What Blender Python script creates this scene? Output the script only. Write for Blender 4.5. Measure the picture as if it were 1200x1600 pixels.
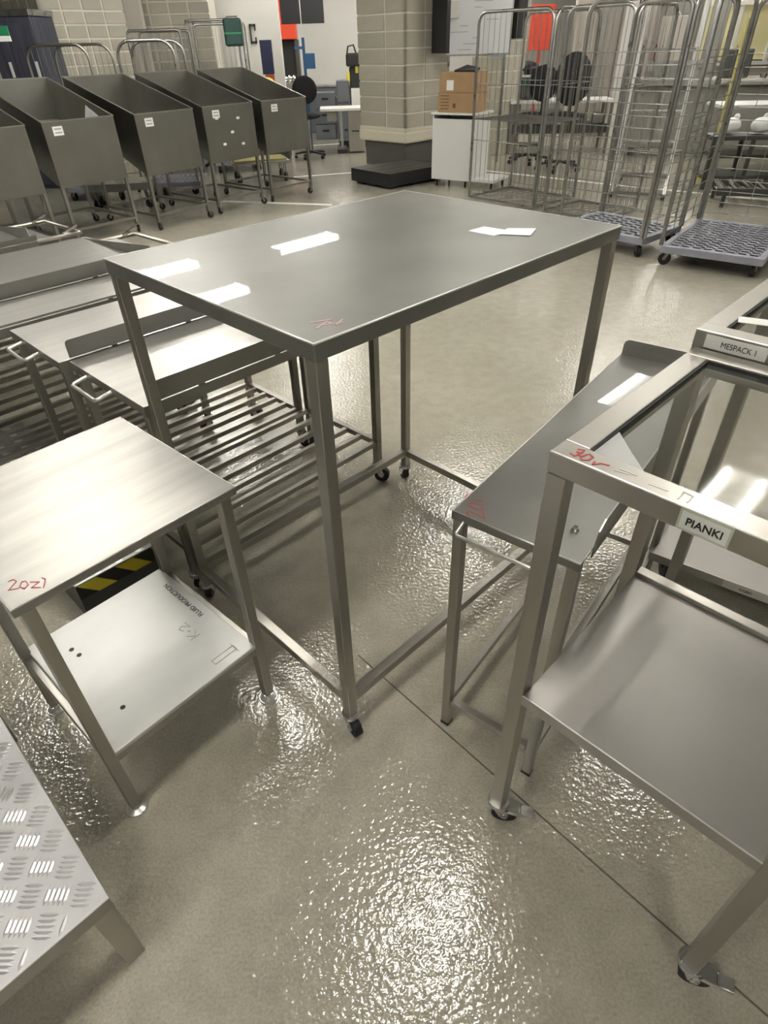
import bpy, bmesh, math, random
from mathutils import Vector, Matrix
random.seed(7)
S = bpy.context.scene
for o in list(bpy.data.objects): bpy.data.objects.remove(o)
COL = S.collection

# ---------------------------------------------------------------- camera
cd = bpy.data.cameras.new('camera'); cam = bpy.data.objects.new('camera', cd); COL.objects.link(cam)
F_PX, PITCH, ROLL, EYE = 939.4, 0.6613, -0.0285, 1.6
cd.sensor_fit = 'VERTICAL'; cd.sensor_height = 36.0; cd.lens = 36.0*F_PX/1600.0
fw = Vector((0, math.cos(PITCH), -math.sin(PITCH))); rt = Vector((1, 0, 0)); up = rt.cross(fw)
r2 = math.cos(ROLL)*rt+math.sin(ROLL)*up; u2 = -math.sin(ROLL)*rt+math.cos(ROLL)*up
cam.matrix_world = Matrix(((r2.x, u2.x, -fw.x, 0), (r2.y, u2.y, -fw.y, 0), (r2.z, u2.z, -fw.z, EYE), (0, 0, 0, 1)))
cd.clip_start = 0.02; cd.clip_end = 200
S.camera = cam
# ---------------------------------------------------------------- world, exposure
w = bpy.data.worlds.new('world'); S.world = w; w.use_nodes = True
w.node_tree.nodes['Background'].inputs[0].default_value = (.9, .95, 1, 1)
w.node_tree.nodes['Background'].inputs[1].default_value = 0.15
S.view_settings.view_transform = 'Standard'; S.view_settings.look = 'None'
S.view_settings.exposure = 1.1; S.view_settings.gamma = 1.0; S.view_settings.use_curve_mapping = False
TUBE_POWER = 32.5          # emission strength of the luminaire tubes

# ---------------------------------------------------------------- materials
def mat(name, col, rough=.5, metal=0., spec=.5, nscale=0, namp=0., bump=0., bscale=60., stretch=None, rvar=0., emit=None, estr=0., alpha=1., trans=0., space='Object', ior=1.45, coat=0., coatr=.05, aniso=0.):
    m = bpy.data.materials.new(name); m.use_nodes = True
    nt = m.node_tree; b = nt.nodes['Principled BSDF']; L = nt.links.new
    b.inputs['Base Color'].default_value = (*col, 1); b.inputs['Roughness'].default_value = rough
    b.inputs['Metallic'].default_value = metal; b.inputs['Specular IOR Level'].default_value = spec
    b.inputs['IOR'].default_value = ior
    b.inputs['Transmission Weight'].default_value = trans; b.inputs['Alpha'].default_value = alpha
    b.inputs['Coat Weight'].default_value = coat; b.inputs['Coat Roughness'].default_value = coatr; b.inputs['Anisotropic'].default_value = aniso
    if emit: b.inputs['Emission Color'].default_value = (*emit, 1); b.inputs['Emission Strength'].default_value = estr
    if nscale or bump or rvar:
        tc = nt.nodes.new('ShaderNodeTexCoord'); mp = nt.nodes.new('ShaderNodeMapping'); L(tc.outputs[space], mp.inputs[0])
        if stretch: mp.inputs['Scale'].default_value = stretch
    if nscale:
        n = nt.nodes.new('ShaderNodeTexNoise'); n.inputs['Scale'].default_value = nscale; n.inputs['Detail'].default_value = 6
        L(mp.outputs[0], n.inputs[0])
        r = nt.nodes.new('ShaderNodeMapRange'); L(n.outputs[0], r.inputs[0]); r.inputs[1].default_value = .3; r.inputs[2].default_value = .7
        r.inputs[3].default_value = 1-namp; r.inputs[4].default_value = 1+namp
        mx = nt.nodes.new('ShaderNodeVectorMath'); mx.operation = 'SCALE'; mx.inputs[0].default_value = col; L(r.outputs[0], mx.inputs['Scale'])
        L(mx.outputs[0], b.inputs['Base Color'])
        if rvar:
            rr = nt.nodes.new('ShaderNodeMapRange'); L(n.outputs[0], rr.inputs[0]); rr.inputs[1].default_value = .3; rr.inputs[2].default_value = .7
            rr.inputs[3].default_value = rough-rvar; rr.inputs[4].default_value = rough+rvar; L(rr.outputs[0], b.inputs['Roughness'])
    if bump:
        n2 = nt.nodes.new('ShaderNodeTexNoise'); n2.inputs['Scale'].default_value = bscale; n2.inputs['Detail'].default_value = 3
        L(mp.outputs[0], n2.inputs[0])
        bp = nt.nodes.new('ShaderNodeBump'); bp.inputs['Strength'].default_value = bump; bp.inputs['Distance'].default_value = .004
        L(n2.outputs[0], bp.inputs['Height']); L(bp.outputs[0], b.inputs['Normal'])
    return m
M = {}
M['steel'] = mat('brushed_steel', (.40, .385, .345), .34, .9, nscale=4, namp=.06)
M['steel_x'] = mat('brushed_steel_sheet', (.36, .352, .325), .34, .8, nscale=4, namp=.07, stretch=(.5, 6, 6), coat=.4, coatr=.06)
M['steel_worn'] = mat('scratched_steel_sheet', (.225, .221, .205), .43, .68, nscale=3.2, namp=.14, coat=.65, coatr=.014)
M['steel_brush'] = mat('cross_brushed_steel_sheet', (.31, .302, .28), .38, .72, nscale=3, namp=.12, stretch=(.7, 9, 9))
M['steel_shelf'] = mat('matt_steel_sheet', (.40, .385, .36), .40, .7, nscale=4, namp=.05)
M['steel_tank'] = mat('dull_steel_tank', (.29, .282, .255), .36, 1, nscale=3, namp=.10)
M['steel_dark'] = mat('dark_steel', (.33, .32, .29), .4, 1)
M['zinc'] = mat('zinc_plated_tube', (.40, .40, .38), .32, 1, nscale=12, namp=.12, rvar=.06)
M['steel_edge'] = mat('polished_folded_edge', (.72, .71, .67), .3, .7)
M['bright'] = mat('bright_steel_rod', (.70, .69, .65), .28, .7)
M['caster_metal'] = mat('zinc_caster_metal', (.58, .58, .56), .25, .8)
M['chrome'] = mat('chrome', (.78, .77, .74), .12, 1)
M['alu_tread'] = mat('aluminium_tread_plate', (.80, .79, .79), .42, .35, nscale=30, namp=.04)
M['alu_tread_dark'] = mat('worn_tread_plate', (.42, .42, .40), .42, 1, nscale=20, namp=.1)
M['alu_bar'] = mat('polished_tread_bar', (.72, .71, .71), .30, .6)
M['whiteplate'] = mat('white_satin_plate', (.58, .58, .555), .36, .25, nscale=3.5, namp=.06, rvar=.02, stretch=(1, 3, 1), bump=.02, bscale=12)
M['black'] = mat('black_rubber', (.012, .012, .013), .55)
M['blackplastic'] = mat('black_plastic', (.018, .018, .019), .4)
M['blackfabric'] = mat('black_fabric', (.014, .014, .015), .9, bump=.3, bscale=300)
M['white'] = mat('white_laminate', (.74, .74, .71), .45)
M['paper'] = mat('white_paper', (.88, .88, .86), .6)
M['label'] = mat('label_tape', (.80, .81, .76), .4)
M['labelgreen'] = mat('label_rim', (.52, .57, .46), .35, alpha=1)
M['labelgrey'] = mat('clear_label_tape', (.55, .53, .49), .35)
M['ink'] = mat('black_ink', (.02, .02, .02), .5)
M['redink'] = mat('red_marker_ink', (.42, .05, .05), .5)
M['pen'] = mat('grey_pen', (.38, .37, .36), .5)
M['card'] = mat('cardboard', (.36, .235, .12), .8, nscale=9, namp=.07)
M['carddark'] = mat('cardboard_print', (.13, .08, .04), .8)
M['red'] = mat('red_paint', (.62, .055, .02), .45)
M['darkred'] = mat('dark_red_plastic', (.30, .03, .03), .5)
M['blue'] = mat('blue_paint', (.02, .09, .22), .4)
M['navy'] = mat('navy_panel', (.012, .018, .07), .45)
M['bluegrey'] = mat('blue_grey_cabinet', (.055, .058, .08), .3, nscale=4, namp=.3, stretch=(6, 6, .5))
M['green'] = mat('green_plastic', (.02, .22, .10), .4)
M['dkgreen'] = mat('dark_green_plastic', (.01, .05, .04), .4)
M['yellow'] = mat('yellow_plastic', (.62, .52, .05), .45)
M['paleyellow'] = mat('pale_yellow_paint', (.50, .46, .16), .5)
M['greyplastic'] = mat('grey_blue_plastic', (.30, .31, .36), .42, nscale=8, namp=.06)
M['cratedark'] = mat('grey_crate_plastic', (.12, .13, .145), .5)
M['machine'] = mat('beige_machine_paint', (.27, .26, .23), .45, nscale=2, namp=.06)
M['machinedark'] = mat('dark_machine_paint', (.055, .055, .05), .45)
M['plinth'] = mat('grey_plinth_paint', (.10, .10, .09), .5)
M['cream'] = mat('cream_collar_paint', (.66, .62, .50), .5)
M['wall'] = mat('white_wall_paint', (.72, .71, .67), .7, nscale=1.2, namp=.03)
M['wallbeige'] = mat('beige_wall_paint', (.44, .41, .36), .7, nscale=1.2, namp=.04)
M['ceil'] = mat('ceiling_paint', (.22, .215, .20), .8)
M['mortar'] = mat('white_mortar', (.66, .64, .55), .75, bump=.2, bscale=60)
M['blocks'] = [mat('painted_block_%s' % n, c, .65, nscale=7, namp=.05, bump=.15, bscale=40) for n, c in
               (('a', (.42, .40, .32)), ('b', (.45, .425, .345)), ('c', (.40, .385, .315)))]
M['board'] = mat('whiteboard', (.66, .67, .67), .25)
M['marker'] = mat('marker_traces', (.30, .31, .32), .5)
M['amber'] = mat('pale_yellow_blind', (.78, .72, .40), .6)
M['tube'] = mat('lit_tube', (.9, .9, .9), .4, emit=(1, .965, .90), estr=TUBE_POWER)
M['panel_lit'] = mat('lit_panel', (.9, .9, .9), .4, emit=(1, .98, .94), estr=6)
M['housing'] = mat('white_housing', (.7, .7, .68), .5)
M['line'] = mat('white_floor_paint', (.80, .79, .74), .45)
M['joint'] = mat('joint_filler', (.13, .115, .09), .8)
M['holed'] = mat('dark_screw_hole', (.06, .055, .05), .7)
M['glass'] = mat('clear_acrylic', (.93, .94, .93), .04, 0, trans=1., ior=1.3)

def floor_mat():
    m = bpy.data.materials.new('resin_floor'); m.use_nodes = True
    nt = m.node_tree; b = nt.nodes['Principled BSDF']; L = nt.links.new
    tc = nt.nodes.new('ShaderNodeTexCoord')
    def noise(sc, det, lo, hi, a, c):
        n = nt.nodes.new('ShaderNodeTexNoise'); n.inputs['Scale'].default_value = sc; n.inputs['Detail'].default_value = det
        L(tc.outputs['Object'], n.inputs[0]); r = nt.nodes.new('ShaderNodeMapRange'); L(n.outputs[0], r.inputs[0])
        r.inputs[1].default_value = lo; r.inputs[2].default_value = hi; r.inputs[3].default_value = a; r.inputs[4].default_value = c
        return r.outputs[0]
    big = noise(.9, 5, .3, .7, .88, 1.1); fine = noise(150, 3, .3, .7, .86, 1.12); mid = noise(14, 4, .35, .65, .94, 1.05)
    m1 = nt.nodes.new('ShaderNodeMath'); m1.operation = 'MULTIPLY'; L(big, m1.inputs[0]); L(fine, m1.inputs[1])
    m2 = nt.nodes.new('ShaderNodeMath'); m2.operation = 'MULTIPLY'; L(m1.outputs[0], m2.inputs[0]); L(mid, m2.inputs[1])
    v = nt.nodes.new('ShaderNodeVectorMath'); v.operation = 'SCALE'; v.inputs[0].default_value = (.44, .415, .335); L(m2.outputs[0], v.inputs['Scale'])
    # worn pale flecks left on the floor
    fl = noise(2.3, 8, .60, .70, 0, .35)
    mix = nt.nodes.new('ShaderNodeMix'); mix.data_type = 'RGBA'; L(fl, mix.inputs['Factor']); L(v.outputs[0], mix.inputs['A']); mix.inputs['B'].default_value = (.58, .56, .48, 1)
    L(mix.outputs['Result'], b.inputs['Base Color'])
    L(noise(1.3, 3, .3, .7, .045, .09), b.inputs['Roughness'])
    b.inputs['Specular IOR Level'].default_value = .85
    n2 = nt.nodes.new('ShaderNodeTexNoise'); n2.inputs['Scale'].default_value = 75; n2.inputs['Detail'].default_value = 1.5
    L(tc.outputs['Object'], n2.inputs[0])
    bp = nt.nodes.new('ShaderNodeBump'); bp.inputs['Strength'].default_value = .35; bp.inputs['Distance'].default_value = .006
    L(n2.outputs[0], bp.inputs['Height']); L(bp.outputs[0], b.inputs['Normal'])
    return m
M['floor'] = floor_mat()

def stripe_mat():
    m = bpy.data.materials.new('hazard_tape'); m.use_nodes = True
    nt = m.node_tree; b = nt.nodes['Principled BSDF']; L = nt.links.new
    tc = nt.nodes.new('ShaderNodeTexCoord'); sp = nt.nodes.new('ShaderNodeSeparateXYZ'); L(tc.outputs['Object'], sp.inputs[0])
    a = nt.nodes.new('ShaderNodeMath'); a.operation = 'ADD'; L(sp.outputs['X'], a.inputs[0]); L(sp.outputs['Z'], a.inputs[1])
    d = nt.nodes.new('ShaderNodeMath'); d.operation = 'MULTIPLY'; L(a.outputs[0], d.inputs[0]); d.inputs[1].default_value = 7.5
    f = nt.nodes.new('ShaderNodeMath'); f.operation = 'FRACT'; L(d.outputs[0], f.inputs[0])
    g = nt.nodes.new('ShaderNodeMath'); g.operation = 'GREATER_THAN'; L(f.outputs[0], g.inputs[0]); g.inputs[1].default_value = .5
    mix = nt.nodes.new('ShaderNodeMix'); mix.data_type = 'RGBA'; L(g.outputs[0], mix.inputs['Factor'])
    mix.inputs['A'].default_value = (.012, .012, .012, 1); mix.inputs['B'].default_value = (.55, .45, .03, 1)
    L(mix.outputs['Result'], b.inputs['Base Color']); b.inputs['Roughness'].default_value = .4
    return m
M['stripe'] = stripe_mat()

# ---------------------------------------------------------------- mesh helpers
class MB:
    def __init__(self): self.v = []; self.f = []; self.sm = []
    def add(self, vs, fs, smooth=False):
        n = len(self.v); self.v += [tuple(x) for x in vs]
        for f in fs: self.f.append([i+n for i in f]); self.sm.append(smooth)
        return self
    def box(self, c, s, rz=0., ch=0.):
        """box centred at c, size s, optional chamfer ch"""
        hx, hy, hz = s[0]/2, s[1]/2, s[2]/2
        if ch <= 0:
            vs = [Vector((sx*hx, sy*hy, sz*hz)) for sz in (-1, 1) for sy in (-1, 1) for sx in (-1, 1)]
            fs = [(0, 2, 3, 1), (4, 5, 7, 6), (0, 1, 5, 4), (2, 6, 7, 3), (0, 4, 6, 2), (1, 3, 7, 5)]
        else:
            bm = bmesh.new(); bmesh.ops.create_cube(bm, size=1)
            for v in bm.verts: v.co = Vector((v.co.x*2*hx, v.co.y*2*hy, v.co.z*2*hz))
            bmesh.ops.bevel(bm, geom=list(bm.edges), offset=min(ch, hx*.9, hy*.9, hz*.9), segments=2, affect='EDGES', profile=.5)
            bm.verts.index_update(); vs = [v.co.copy() for v in bm.verts]; fs = [[v.index for v in f.verts] for f in bm.faces]; bm.free()
        R = Matrix.Rotation(rz, 3, 'Z'); c = Vector(c)
        return self.add([R@v+c for v in vs], fs)
    def bx(self, x0, x1, y0, y1, z0, z1, ch=0.):
        return self.box(((x0+x1)/2, (y0+y1)/2, (z0+z1)/2), (abs(x1-x0), abs(y1-y0), abs(z1-z0)), 0, ch)
    def bar(self, p0, p1, a, b=None, ch=0., upv=(0, 0, 1)):
        """rectangular bar from p0 to p1, section a (sideways) by b (up)"""
        b = b or a; p0 = Vector(p0); p1 = Vector(p1); d = p1-p0; Ln = d.length; d.normalize()
        u = Vector(upv)
        if abs(d.dot(u)) > .99: u = Vector((0, 1, 0))
        s = d.cross(u).normalized(); u = s.cross(d)
        t = MB().box((0, 0, 0), (a, Ln, b), 0, ch); c = (p0+p1)/2
        return self.add([c+s*v[0]+d*v[1]+u*v[2] for v in t.v], t.f)
    def cyl(self, p0, p1, r, r1=None, n=12, caps=True):
        r1 = r if r1 is None else r1; p0 = Vector(p0); p1 = Vector(p1); d = (p1-p0).normalized()
        u = Vector((0, 0, 1)) if abs(d.z) < .9 else Vector((1, 0, 0)); s = d.cross(u).normalized(); u = s.cross(d)
        k = len(self.v); vs = []
        for p, q in ((p0, r), (p1, r1)):
            for i in range(n): a = 2*math.pi*i/n; vs.append(p+(s*math.cos(a)+u*math.sin(a))*q)
        self.add(vs, [(i, (i+1) % n, n+(i+1) % n, n+i) for i in range(n)], True)
        if caps: self.add(vs, [tuple(range(n))[::-1], tuple(range(n, 2*n))])
        return self
    def path(self, pts, r, n=8, closed=False):
        """round tube along points"""
        P = [Vector(p) for p in pts]; N = len(P); rings = []
        ref = None
        for i in range(N):
            a = P[i-1] if (i > 0 or closed) else P[i]; b = P[(i+1) % N] if (i < N-1 or closed) else P[i]
            d = (b-a).normalized()
            if ref is None: ref = Vector((0, 0, 1)) if abs(d.z) < .9 else Vector((1, 0, 0))
            s = d.cross(ref)
            if s.length < 1e-4: ref = Vector((.3, 1, .2)); s = d.cross(ref)
            s.normalize(); u = s.cross(d).normalized(); ref = u
            rings.append([P[i]+(s*math.cos(2*math.pi*k/n)+u*math.sin(2*math.pi*k/n))*r for k in range(n)])
        vs = [v for rg in rings for v in rg]; fs = []
        for i in range(N if closed else N-1):
            for k in range(n):
                a, b = i*n, ((i+1) % N)*n; fs.append((a+k, a+(k+1) % n, b+(k+1) % n, b+k))
        self.add(vs, fs, True)
        if not closed: self.add(vs, [tuple(range(n))[::-1], tuple(range((N-1)*n, N*n))])
        return self
    def sphere(self, c, r, n=12, m=8):
        if not hasattr(r, '__len__'): r = (r, r, r)
        vs = []; fs = []
        for j in range(m+1):
            t = math.pi*j/m
            for i in range(n): a = 2*math.pi*i/n; vs.append((c[0]+r[0]*math.sin(t)*math.cos(a), c[1]+r[1]*math.sin(t)*math.sin(a), c[2]+r[2]*math.cos(t)))
        for j in range(m):
            for i in range(n): fs.append((j*n+i, (j+1)*n+i, (j+1)*n+(i+1) % n, j*n+(i+1) % n))
        return self.add(vs, fs, True)
    def prism(self, outline, d):
        """extrude a planar outline (list of 3D points) by vector d"""
        P = [Vector(p) for p in outline]; d = Vector(d); n = len(P)
        return self.add(P+[p+d for p in P], [tuple(range(n))[::-1], tuple(range(n, 2*n))]+[(i, (i+1) % n, n+(i+1) % n, n+i) for i in range(n)])
    def ribbon(self, pts, wdt, nrm=(0, 0, 1), th=.0006):
        """flat pen stroke through points, lying on a surface with normal nrm"""
        nrm = Vector(nrm); P = [Vector(p) for p in pts]
        for a, b in zip(P, P[1:]):
            d = (b-a)
            if d.length < 1e-6: continue
            d.normalize(); s = d.cross(nrm)*wdt/2; e = d*wdt*.35
            self.prism([a-e-s, b+e-s, b+e+s, a-e+s], nrm*th)
        return self
    def build(self, name, m, parent=None, label=None, kind=None):
        me = bpy.data.meshes.new(name); me.from_pydata(self.v, [], self.f); me.update()
        bm = bmesh.new(); bm.from_mesh(me); bmesh.ops.recalc_face_normals(bm, faces=bm.faces); bm.to_mesh(me); bm.free()
        me.polygons.foreach_set('use_smooth', self.sm)
        for x in (m if isinstance(m, list) else [m]): me.materials.append(x)
        o = bpy.data.objects.new(name, me); COL.objects.link(o)
        if parent: o.parent = parent
        if label: o['label'] = label
        if kind: o['kind'] = kind
        return o

def tag(o, label, cat, group=None):
    o['label'] = label; o['category'] = cat
    if group: o['group'] = group
    return o
def thing(name, label, cat, loc=(0, 0, 0), rz=0., group=None):
    o = bpy.data.objects.new(name, None); o.empty_display_size = .1; COL.objects.link(o)
    o.location = loc; o.rotation_euler = (0, 0, rz)
    return tag(o, label, cat, group)
def dup(o, parent=None, **kw):
    c = o.copy(); COL.objects.link(c)
    if parent: c.parent = parent
    for ch in list(o.children): dup(ch, c)
    for k, v in kw.items(): setattr(c, k, v)
    return c
def struct(name, mb, m, parent=None): return mb.build(name, m, parent, kind='structure')
E1 = Vector((math.cos(math.pi/4), math.sin(math.pi/4))); E2 = Vector((-E1.y, E1.x)); G45 = math.pi/4
def sd(s, d, z=0.): p = E1*s+E2*d; return (p.x, p.y, z)      # floor grid: everything stands square to 45 degrees

def text_mesh(name, txt, size, m, parent, origin, ex, ey, depth=.0006, wx=1.0, bold=0.):
    """flat lettering: baseline start 'origin', reading direction ex, letter-up ey"""
    cu = bpy.data.curves.new(name, 'FONT'); cu.body = txt; cu.size = size; cu.extrude = depth/2; cu.offset = size*bold
    t = bpy.data.objects.new(name+'_source', cu); COL.objects.link(t)
    me = bpy.data.meshes.new_from_object(t.evaluated_get(bpy.context.evaluated_depsgraph_get()))
    bpy.data.objects.remove(t); bpy.data.curves.remove(cu)
    ex = Vector(ex).normalized(); ey = Vector(ey).normalized(); ez = ex.cross(ey); og = Vector(origin)
    for v in me.vertices: v.co = og+ex*v.co.x*wx+ey*v.co.y+ez*(v.co.z+depth/2)
    me.name = name; me.materials.clear(); me.materials.append(m)
    o = bpy.data.objects.new(name, me); COL.objects.link(o); o.parent = parent
    return o

def arc(c, r, a0, a1, n, ax, ay):
    c = Vector(c); ax = Vector(ax); ay = Vector(ay)
    return [c+ax*r*math.cos(a0+(a1-a0)*i/n)+ay*r*math.sin(a0+(a1-a0)*i/n) for i in range(n+1)]
def u_pts(p0, p1, h0, h1, r, n=5):
    """U-shaped hoop: up from p0 (z h0) to h1, across with rounded corners, down at p1"""
    p0 = Vector((*p0, h0)); p1 = Vector((*p1, h0)); d = (p1-p0).normalized(); z = Vector((0, 0, 1))
    t0 = Vector((p0.x, p0.y, h1)); t1 = Vector((p1.x, p1.y, h1))
    return [p0]+arc(t0+d*r-z*r, r, math.pi, math.pi/2, n, d, z)+arc(t1-d*r-z*r, r, math.pi/2, 0, n, d, z)+[p1]

def caster(parent, x, y, top, rw=.035, ang=0., mfork=None, brake=False, wide=.024):
    """swivel castor (part) with its wheel (sub-part); 'top' is the height of its plate"""
    mfork = mfork or M['caster_metal']; c, s = math.cos(ang), math.sin(ang)
    q = lambda a, b, z: (x+c*a-s*b, y+s*a+c*b, z)
    off = rw*.55; f = MB()
    f.cyl((x, y, top-.010), (x, y, top+.004), min(.027, rw*.85), n=14)
    for sg in (-1, 1):
        b = sg*(wide/2+.004)
        f.bar(q(.0, b, top-.010), q(off, b, rw), .004, .026, upv=(c, s, 0))
    f.bar(q(-.008, 0, top-.012), q(off*1.2, 0, top-.012), wide+.012, .005)
    f.cyl(q(off, -wide/2-.008, rw), q(off, wide/2+.008, rw), .009, n=8)
    if brake:
        f.bar(q(off, 0, top-.014), q(off+rw*1.1, 0, top-.026), wide+.006, .006, .002)
        for sg in (-1, 1): f.bar(q(off+.006, sg*(wide/2+.005), top-.02), q(off+rw*1.3, sg*(wide/2+.001), top-.034), .004, .014)
        f.box(q(off+rw*1.75, 0, top-.034), (.034, wide+.006, .009), ang, .003)
    o = f.build('caster', mfork, parent)
    wl = MB(); wl.cyl(q(off, -wide/2, rw), q(off, wide/2, rw), rw, n=16)
    wl.build('wheel', M['black'], o)
    return o

def steel_table(t, L, W, H, leg, top_th, inset=0., bottom=0.0, sheet=None, ledge=.0):
    """tabletop + four legs on thing t; local corner (0,0), x along L, y along W"""
    MB().bx(0, L, 0, W, H-top_th, H, .003).build('tabletop', sheet or M['steel_x'], t)
    pos = []
    for cx in (inset+leg/2, L-inset-leg/2):
        for cy in (inset+leg/2, W-inset-leg/2):
            MB().bx(cx-leg/2, cx+leg/2, cy-leg/2, cy+leg/2, bottom, H-top_th, .002).build('leg', M['steel'], t); pos.append((cx, cy))
    return pos

# ================================================================ ROOM
struct('floor', MB().bx(-11, 12, -5, 26, -.1, 0), M['floor'])
struct('ceiling', MB().bx(-11, 12, -5, 26, 3.3, 3.4), M['ceil'])
struct('wall_back', MB().bx(-11, 12, 21, 21.2, 0, 3.3), M['wall'])
struct('wall_left', MB().bx(-11.2, -11, -5, 26, 0, 3.3), M['wall'])
struct('wall_right', MB().bx(12, 12.2, -5, 26, 0, 3.3), M['wall'])
struct('wall_front', MB().bx(-11, 12, -5.2, -5, 0, 3.3), M['wall'])
struct('wall_partition_right', MB().bx(3.9, 11.9, 14.6, 14.8, 0, 3.3), M['wallbeige'])
struct('wall_partition_left', MB().bx(-10.9, -4.9, 13.6, 13.8, 0, 3.3), M['wallbeige'])
# saw-cut joints in the floor (filled, a hair proud) and painted lines far behind
def strip(name, pts, wdt, m, z=.0012):
    b = MB()
    for a, c in zip(pts, pts[1:]): b.bar((a[0], a[1], z/2), (c[0], c[1], z/2), wdt, z)
    return struct(name, b, m)
strip('trim_joint', [sd(.786-.054*.9, -.9)[:2], sd(.786+.054*.98, .98)[:2]], .0042, M['joint'])
strip('trim_line', [(-2.3, 8.95), (-.55, 8.45)], .09, M['line'])
strip('trim_line', [(-1.25, 10.6), (-.35, 10.85)], .09, M['line'])
strip('trim_line', [(-1.6, 14.2), (.2, 14.7)], .10, M['line'])
strip('trim_line', [(1.4, 11.0), (3.1, 9.4), (4.9, 7.9)], .10, M['line'])

# block columns: mortar core (structure) with every visible block a part
def block_column(name, cx, cy, side, rz, z0, z1, row=.2, splits=(.42,), faces=(0, 3)):
    core = struct(name, MB().box((0, 0, (z0+z1)/2), (side, side, z1-z0)), M['mortar'])
    core.location = (cx, cy, 0); core.rotation_euler = (0, 0, rz)
    n = int(round((z1-z0)/row)); g = .014; proto = {}
    for fi in faces:
        a = fi*math.pi/2
        sp = (0,)+(splits if fi % 2 == 0 else tuple(1-x for x in splits[::-1]))+(1,)
        for k in range(n):
            for i in range(len(sp)-1):
                u0 = -side/2+sp[i]*side+(g if i else -.012); u1 = -side/2+sp[i+1]*side-(g if i < len(sp)-2 else -.012)
                key = (i, fi % 2)
                if key not in proto:
                    b = MB().box((0, 0, 0), (u1-u0, .05, row-.022), 0, .006)
                    me = b.build('block', M['blocks'][(i+k) % 3]).data
                    tmp = bpy.data.objects[-1] if False else None
                    proto[key] = me
                    for oo in [x for x in bpy.data.objects if x.data == me]: bpy.data.objects.remove(oo)
                o = bpy.data.objects.new('block', proto[key]); COL.objects.link(o); o.parent = core
                uc = (u0+u1)/2; dy = -side/2+.013
                o.location = (uc*math.cos(a)-dy*math.sin(a), uc*math.sin(a)+dy*math.cos(a), z0+row*(k+.5))
                o.rotation_euler = (0, 0, a)
                o.material_slots[0].link = 'OBJECT'; o.material_slots[0].material = random.choice(M['blocks'])
    return core
# faces: local -y is face 0; face 3 looks to local -x
column = block_column('trim_1', .51, 11.74, .98, G45, .545, 3.145, .2, (.42,), (0, 3))
c2 = MB()
c2.box((.51, 11.74, .43), (1.06, 1.06, .16), G45, .03); c2.box((.51, 11.74, .53), (1.03, 1.03, .05), G45, .01)
struct('trim_2', c2, M['cream'])
struct('trim_3', MB().box((.51, 11.74, .175), (.90, .90, .35), G45), M['plinth'])
block_column('trim_4', -4.62, 11.9, 1.25, G45, 0, 3.2, .16, (.25, .5, .75), (0, 3))
struct('trim_5', MB().box((-3.86, 12.35, 1.6), (.55, .2, 3.2), .1, .01), M['wallbeige'])
block_column('trim_6', -3.45, 13.9, 1.3, .1, 0, 3.2, .16, (.25, .5, .75), (0,))
block_column('trim_7', 2.15, 12.6, .62, G45, 0, 3.2, .2, (.5,), (0, 3))

# ================================================================ LUMINAIRES
def luminaire(x, y, rz, z=3.12, L=1.2, first=[]):
    lab = 'long white ceiling luminaire with two bare lit tubes'
    if not first:
        t = thing('ceiling_luminaire', lab, 'ceiling light', (x, y, z), rz, 'twin tube luminaires on the ceiling')
        MB().bx(-L/2, L/2, -.18, .18, .055, .18, .008).build('housing', M['housing'], t)
        for sy in (-.12, .12): MB().cyl((-L/2+.03, sy, .02), (L/2-.03, sy, .02), .019, n=10).build('tube', M['tube'], t)
        for sx in (-L/2+.02, L/2-.02): MB().bx(sx-.018, sx+.018, -.16, .16, -.014, .06).build('end_cap', M['housing'], t)
        first.append(t)
    else: t = dup(first[0], location=(x, y, z), rotation_euler=(0, 0, rz))
    return t
# the hall's luminaires hang square to the 45 degree grid the furniture stands on
LUM = [(*sd(a, b)[:2], G45) for a, b in ((-1.05, .65), (1.35, .85), (3.75, .65), (1.35, 2.95), (6.35, 2.35), (4.85, 3.4), (.72, 4.3), (1.6, 5.9), (8.6, .6),
        (3.65, 6.6), (3.85, 8.05), (6.1, 7.65), (9.3, 4.2), (9.6, 8.9), (10.6, 3.0), (8.6, 10.2), (10.8, 7.7), (10.8, 10.0), (13.2, 7.7), (12.0, 4.6), (13.0, 10.4), (11.6, 13.0), (14.0, 12.8), (14.6, 5.2), (9.2, 12.9), (-1.2, -1.7))]
for a in LUM: luminaire(*a)

# ================================================================ 1. TALL TABLE (centre)
def writing(parent, name, strokes, wdt, m, org, ex, ey, nrm=(0, 0, 1), lab=None):
    ex = Vector(ex); ey = Vector(ey); og = Vector(org); b = MB()
    for st in strokes: b.ribbon([og+ex*p[0]+ey*p[1] for p in st], wdt, nrm)
    return b.build(name, m, parent, lab)
t = thing('work_table', 'tall stainless steel table with an open base on small casters, papers on its top', 'table', sd(.6219, .7816), .7721)
L, W, H = 1.09, .807, 1.197
MB().path([(0.001, 0.001, H-.0016), (L-.001, .001, H-.0016), (L-.001, W-.001, H-.0016), (.001, W-.001, H-.0016)], .0026, 6, True).build('folded_edge', M['steel_edge'], t)
pos = steel_table(t, L, W, H, .03, .036, .003, .075, M['steel_worn'])
for (x, y) in pos: caster(t, x, y, .077, .030, random.uniform(0, 6))
for y in (.018, W-.018): MB().bx(.033, L-.033, y-.015, y+.015, .135, .165, .002).build('bottom_rail', M['steel'], t)
for x in (.018, L-.018): MB().bx(x-.015, x+.015, .033, W-.033, .135, .165, .002).build('bottom_rail', M['steel'], t)
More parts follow.
